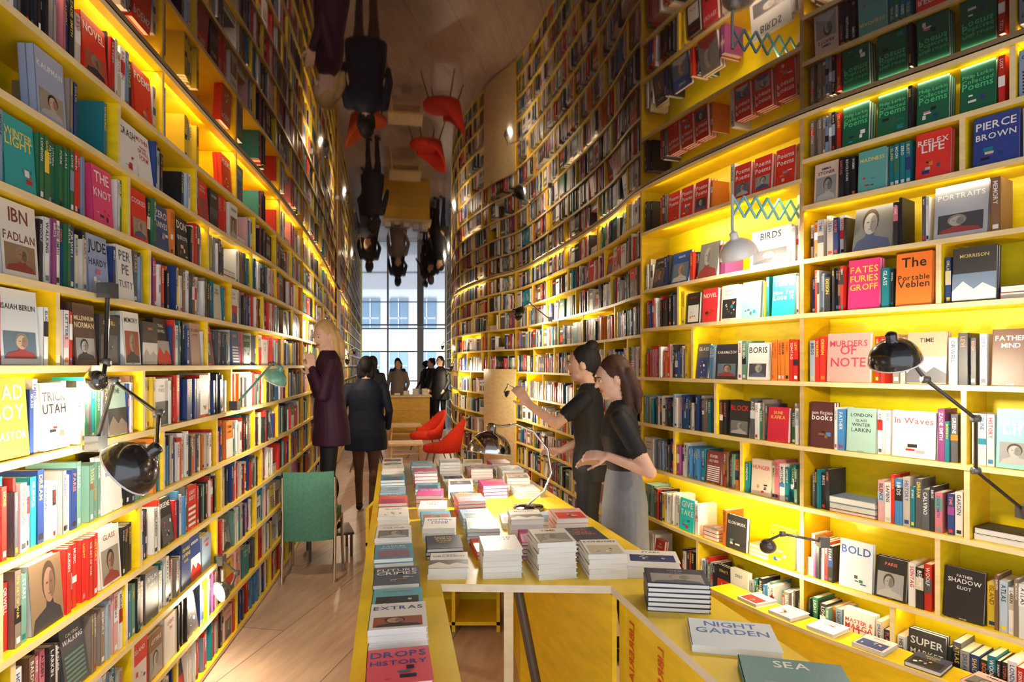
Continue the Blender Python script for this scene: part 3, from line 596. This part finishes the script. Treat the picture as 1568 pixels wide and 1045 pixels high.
def person(name,loc,heading,H,top,leg,shoe,skin,hair,arms,lean=0,yaw=0,pitch=0,style='long',garment=None,gcol=None,sleeve=1.0,stride=0.0,vox=.007,handcurl=.35,hands=None,slim=1.0):
    B=Body(); sh=lambda p:V(p[0],p[1]+lean*max(0,p[2]-.92),p[2])
    w=slim
    rings=[(.84,0,-.005,.155*w,.115*w),(.92,0,-.005,.168*w,.12*w),(1.0,0,0,.155*w,.108*w),(1.08,0,0,.132*w,.092*w),(1.18,0,.003,.14*w,.1*w),(1.27,0,.008,.155*w,.112*w),(1.35,0,.0,.160*w,.1*w),(1.40,0,-.005,.145*w,.085*w),(1.44,0,-.01,.09,.065),(1.47,0,-.01,.055,.05)]
    rr=[(z,x,y+lean*max(0,z-.92),a,b) for z,x,y,a,b in rings]
    B.loft(rr[3:],top); B.loft(rr[:4],gcol if garment=='skirt' else (top if garment=='coat' else leg))
    B.cap(sh((-.15*w,0,1.375)),sh((.15*w,0,1.375)),.053,.053,top)
    hc=sh((0,.03,1.595)); B.cap(sh((0,-.01,1.42)),sh((0,.012,1.53)),.052,.048,skin)
    Rm=rot3(yaw,pitch); hp=lambda x,y,z: hc+Rm@V(x,y,z)
    B.ell(hc,Rm,(.073,.093,.108),skin); B.ell(hp(0,.028,-.062),Rm,(.052,.056,.05),skin)
    B.cap(hp(0,.088,.012),hp(0,.106,-.020),.008,.0125,skin); B.ell(hp(0,.066,-.098),Rm,(.02,.018,.014),skin)
    for sx in(-1,1):
        B.ell(hp(sx*.074,-.002,-.008),Rm,(.011,.02,.03),skin)
    B.ell(hp(0,-.028,.026),Rm,(.084,.100,.106),hair)
    if style=='long':
        for sx in(-1,1):
            B.cap(hp(sx*.066,-.03,.04),hp(sx*.072,-.045,-.06),.026,.030,hair); B.cap(hp(sx*.072,-.045,-.05),hp(sx*.070,-.03,-.13),.030,.026,hair); B.cap(hp(sx*.070,-.03,-.13),hp(sx*.088,-.02,-.20),.028,.016,hair)
        for x in(-.06,-.02,.02,.06):
            B.cap(hp(x,-.075,.0),hp(x*1.3,-.09,-.12),.045,.036,hair); B.cap(hp(x*1.3,-.09,-.12),hp(x*1.5,-.07,-.23+abs(x)*.4),.034,.020,hair)
    elif style=='bun':
        B.ell(hp(0,-.075,.115),Rm,(.045,.045,.04),hair); B.cap(hp(0,-.06,-.02),hp(0,-.05,-.07),.05,.03,hair)
    elif style=='bob':
        for x in(-.06,-.02,.02,.06): B.cap(hp(x,-.05,.0),hp(x*1.1,-.055,-.09),.045,.03,hair)
    for i,sx in enumerate((-1,1)):
        st=stride*(1 if i==0 else -1)
        hip=(sx*.082,-.0,.90); kn=(sx*.088,.02+st*.22,.49+.02*abs(st)); an=(sx*.085,-.02+st*.42-(0 if st>=0 else .06),.09+(.05 if st<0 else 0)*1)
        B.cap(hip,kn,.084*w,.054,leg); B.cap(kn,an,.053,.036,leg)
        mid=tuple((kn[k]*.65+an[k]*.35) for k in range(3)); B.ell((mid[0],mid[1]-.018,mid[2]),np.eye(3),(.046,.05,.11),leg)
        f=(0,.14,-.055) if st>=0 else (0,.12,-.09)
        B.cap((an[0],an[1]-.02,an[2]-.04),(an[0],an[1]+f[1],an[2]+f[2]),.037,.03,shoe); B.cap(an,(an[0],an[1],an[2]-.04),.037,.036,shoe)
    for i,sx in enumerate((-1,1)):
        S=sh((sx*.165*w,0,1.375)); E=V(*arms[i][0]); Wp=V(*arms[i][1])
        if sleeve>=1: B.cap(S,E,.052,.045,top); B.cap(E,Wp-(Wp-E)*.04,.045,.033,top)
        else:
            q=S+(E-S)*sleeve; B.cap(S,q,.055,.052,top); B.cap(q,E,.042,.037,skin); B.cap(E,Wp,.037,.025,skin)
        hd=hands[i] if hands else (Wp-E,(-sx,0,0))
        B.hand(Wp,hd[0],hd[1],1 if i==0 else -1,skin,handcurl,.95)
    if garment=='coat':
        B.loft([(.70,0,-.01,.195*w,.155),(.85,0,-.01,.19*w,.145),(1.0,0,lean*.08,.172*w,.13),(1.12,0,lean*.2,.155*w,.115),(1.25,0,lean*.33,.165*w,.12),(1.36,0,lean*.44,.168*w,.108),(1.42,0,lean*.5,.125,.085),(1.47,0,lean*.55,.07,.062)],top)
    if garment=='skirt':
        B.loft([(.55,0,0,.150*w,.13),(.70,0,0,.165*w,.135),(.88,0,0,.176*w,.13),(1.0,0,.004,.155*w,.112),(1.05,0,.008,.138*w,.1)],gcol)
    v,f=B.mesh(); me=bpy.data.meshes.new("tmp"); me.from_pydata([tuple(a) for a in v],[],f)
    o=bpy.data.objects.new("tmp",me); bpy.context.scene.collection.objects.link(o)
    r=o.modifiers.new("r",'REMESH'); r.mode='VOXEL'; r.voxel_size=vox
    sm=o.modifiers.new("s",'SMOOTH'); sm.factor=.5; sm.iterations=4
    bpy.context.view_layer.update(); e=o.evaluated_get(bpy.context.evaluated_depsgraph_get()); em=e.to_mesh()
    nv=len(em.vertices); co=np.empty(nv*3,np.float32); em.vertices.foreach_get("co",co); co=co.reshape(-1,3).astype(float)
    npol=len(em.polygons); lt=np.empty(npol,np.int32); em.polygons.foreach_get("loop_total",lt); li=np.empty(len(em.loops),np.int32); em.loops.foreach_get("vertex_index",li)
    ls=np.empty(npol,np.int32); em.polygons.foreach_get("loop_start",ls)
    mb=MB(); e_f={}
    for k in np.unique(lt):
        idx=ls[lt==k][:,None]+np.arange(k)[None,:]; e_f[int(k)]=li[idx]
    first=True
    for k,F in e_f.items():
        C=B.color(co[F].mean(axis=1))
        if first: mb.add(co,F,C,0,True); first=False
        else: mb.ch.append((F,C,0,True))
    e.to_mesh_clear(); bpy.data.objects.remove(o); bpy.data.meshes.remove(me)
    def sp(c,rad,col): mb.add((SV*V(*rad))@Rm.T+c,SQ,col,0,True); mb.add((SV*V(*rad))@Rm.T+c,ST,col,0,True)
    for sx in(-1,1):
        sp(hp(sx*.030,.083,.008),(.012,.007,.0065),(.75,.73,.7)); sp(hp(sx*.030,.0885,.008),(.0055,.003,.0055),(.05,.03,.02))
        mb.tube([hp(sx*.016,.091,.026),hp(sx*.031,.089,.030),hp(sx*.047,.079,.025)],[.002,.003,.0015],tuple(x*.8 for x in hair),n=6)
    sp(hp(0,.0835,-.056),(.021,.008,.0075),(.50,.16,.14))
    ob=mb.obj(name,[M_BODY],loc=loc,rotz=heading); s_=H/1.7; ob.scale=(s_,s_,s_)
    return ob
SK=(.70,.43,.31)
person("woman_in_purple_coat",(-1.50,5.12,.20),math.radians(112),1.70,(.036,.008,.027),(.012,.012,.014),(.02,.015,.015),(.78,.50,.38),(.64,.42,.18),
  [((-.22,.08,1.11),(-.12,.15,1.32)),((.22,.08,1.10),(.08,.15,1.27))],lean=.03,yaw=math.radians(38),pitch=-.28,style='long',garment='coat',hands=[((.1,.15,.9),(.9,.1,0)),((-.1,.15,.8),(-.9,.1,0))])
m=MB(); SC=(.10,.07,.05); m.box((-.17,-.17,.18),V(.34,0,0),V(0,.36,0),V(0,0,.02),SC)
for sx in(-.16,.14):
    for sy in (-.16,.16): m.box((sx,sy,0),V(.02,0,0),V(0,.02,0),V(0,0,.18),SC)
m.obj("step_stool",[M_WOOD],loc=(-1.50,5.12,0),rotz=math.radians(112))
person("person_in_navy_coat",(-1.53,6.5,0),math.radians(8),1.63,(.008,.012,.030),(.13,.065,.045),(.03,.02,.015),SK,(.012,.01,.01),
  [((-.25,-.06,1.12),(-.24,.10,.90)),((.25,-.03,1.12),(.23,.12,.92))],lean=.04,style='bob',garment='coat',stride=.35,slim=1.18)
person("woman_in_grey_skirt",(.60,3.30,0),math.radians(80),1.58,(.010,.010,.012),(.02,.02,.02),(.02,.02,.02),SK,(.050,.018,.010),
  [((-.235,-.13,1.10),(-.17,.09,1.17)),((.22,-.02,1.12),(.10,.14,1.10))],lean=.06,yaw=.35,pitch=-.28,style='long',garment='skirt',gcol=(.15,.16,.19),sleeve=.6,
  hands=[((.1,1,.05),(.6,0,-.7)),((-.1,1,0),(-.6,0,-.7))])
person("woman_with_hair_bun",(.50,3.98,0),math.radians(75),1.66,(.010,.010,.012),(.012,.012,.014),(.02,.02,.02),SK,(.012,.010,.010),
  [((-.24,.18,1.22),(-.22,.36,1.34)),((.22,.02,1.10),(.16,.22,1.0))],lean=.03,yaw=.15,pitch=-.1,style='bun',sleeve=.6,
  hands=[((.0,.6,.8),(.7,0,-.5)),((-.1,1,0),(-.6,0,-.7))])
far=[(-2.45,10.9,-.2,(.02,.02,.03),1.70,'bob'),(-2.95,12.7,2.9,(.03,.03,.04),1.68,'bob'),(-3.5,15.2,.4,(.02,.02,.02),1.75,'bob'),(-1.72,14.9,2.6,(.015,.015,.018),1.76,'bob'),(-2.05,15.9,2.2,(.02,.02,.03),1.70,'bun'),(-2.3,17.6,3.6,(.03,.03,.05),1.74,'bob'),
 (-2.75,15.0,3.1,(.2,.16,.14),1.68,'bob'),(-3.3,17.9,.5,(.03,.04,.06),1.75,'bob'),(-2.62,18.7,1.2,(.12,.03,.03),1.66,'bun')]
for x,y,h,c,HH,st in far:
    person("shopper",(x,y,0),h,HH,c,(.02,.02,.03),(.02,.02,.02),SK,(.03,.02,.015),[((-.25,.0,1.12),(-.22,.14,.95)),((.25,.0,1.12),(.22,.14,.95))],style=st,garment='coat',vox=.013,slim=1.1)
# ------------------------------------------------------------------ world, sun, camera
w=bpy.data.worlds.new("World"); bpy.context.scene.world=w; w.use_nodes=True
bg=w.node_tree.nodes["Background"]; bg.inputs[0].default_value=(.84,.91,1,1); bg.inputs[1].default_value=2.1
sun=bpy.data.lights.new("sun",'SUN'); sun.energy=3.5; so=bpy.data.objects.new("sun",sun); bpy.context.scene.collection.objects.link(so); so.rotation_euler=(math.radians(48),0,math.radians(-35))
cam=bpy.data.cameras.new("camera"); co=bpy.data.objects.new("camera",cam); bpy.context.scene.collection.objects.link(co)
co.location=(0,0,1.55); co.rotation_euler=(math.radians(90),0,0); cam.lens=21.8; cam.sensor_width=36; cam.shift_y=.0239; cam.clip_start=.05; cam.clip_end=200
bpy.context.scene.camera=co
bpy.context.scene.view_settings.view_transform='Standard'
print("faces",sum(len(o.data.polygons) for o in bpy.data.objects if o.type=='MESH'))
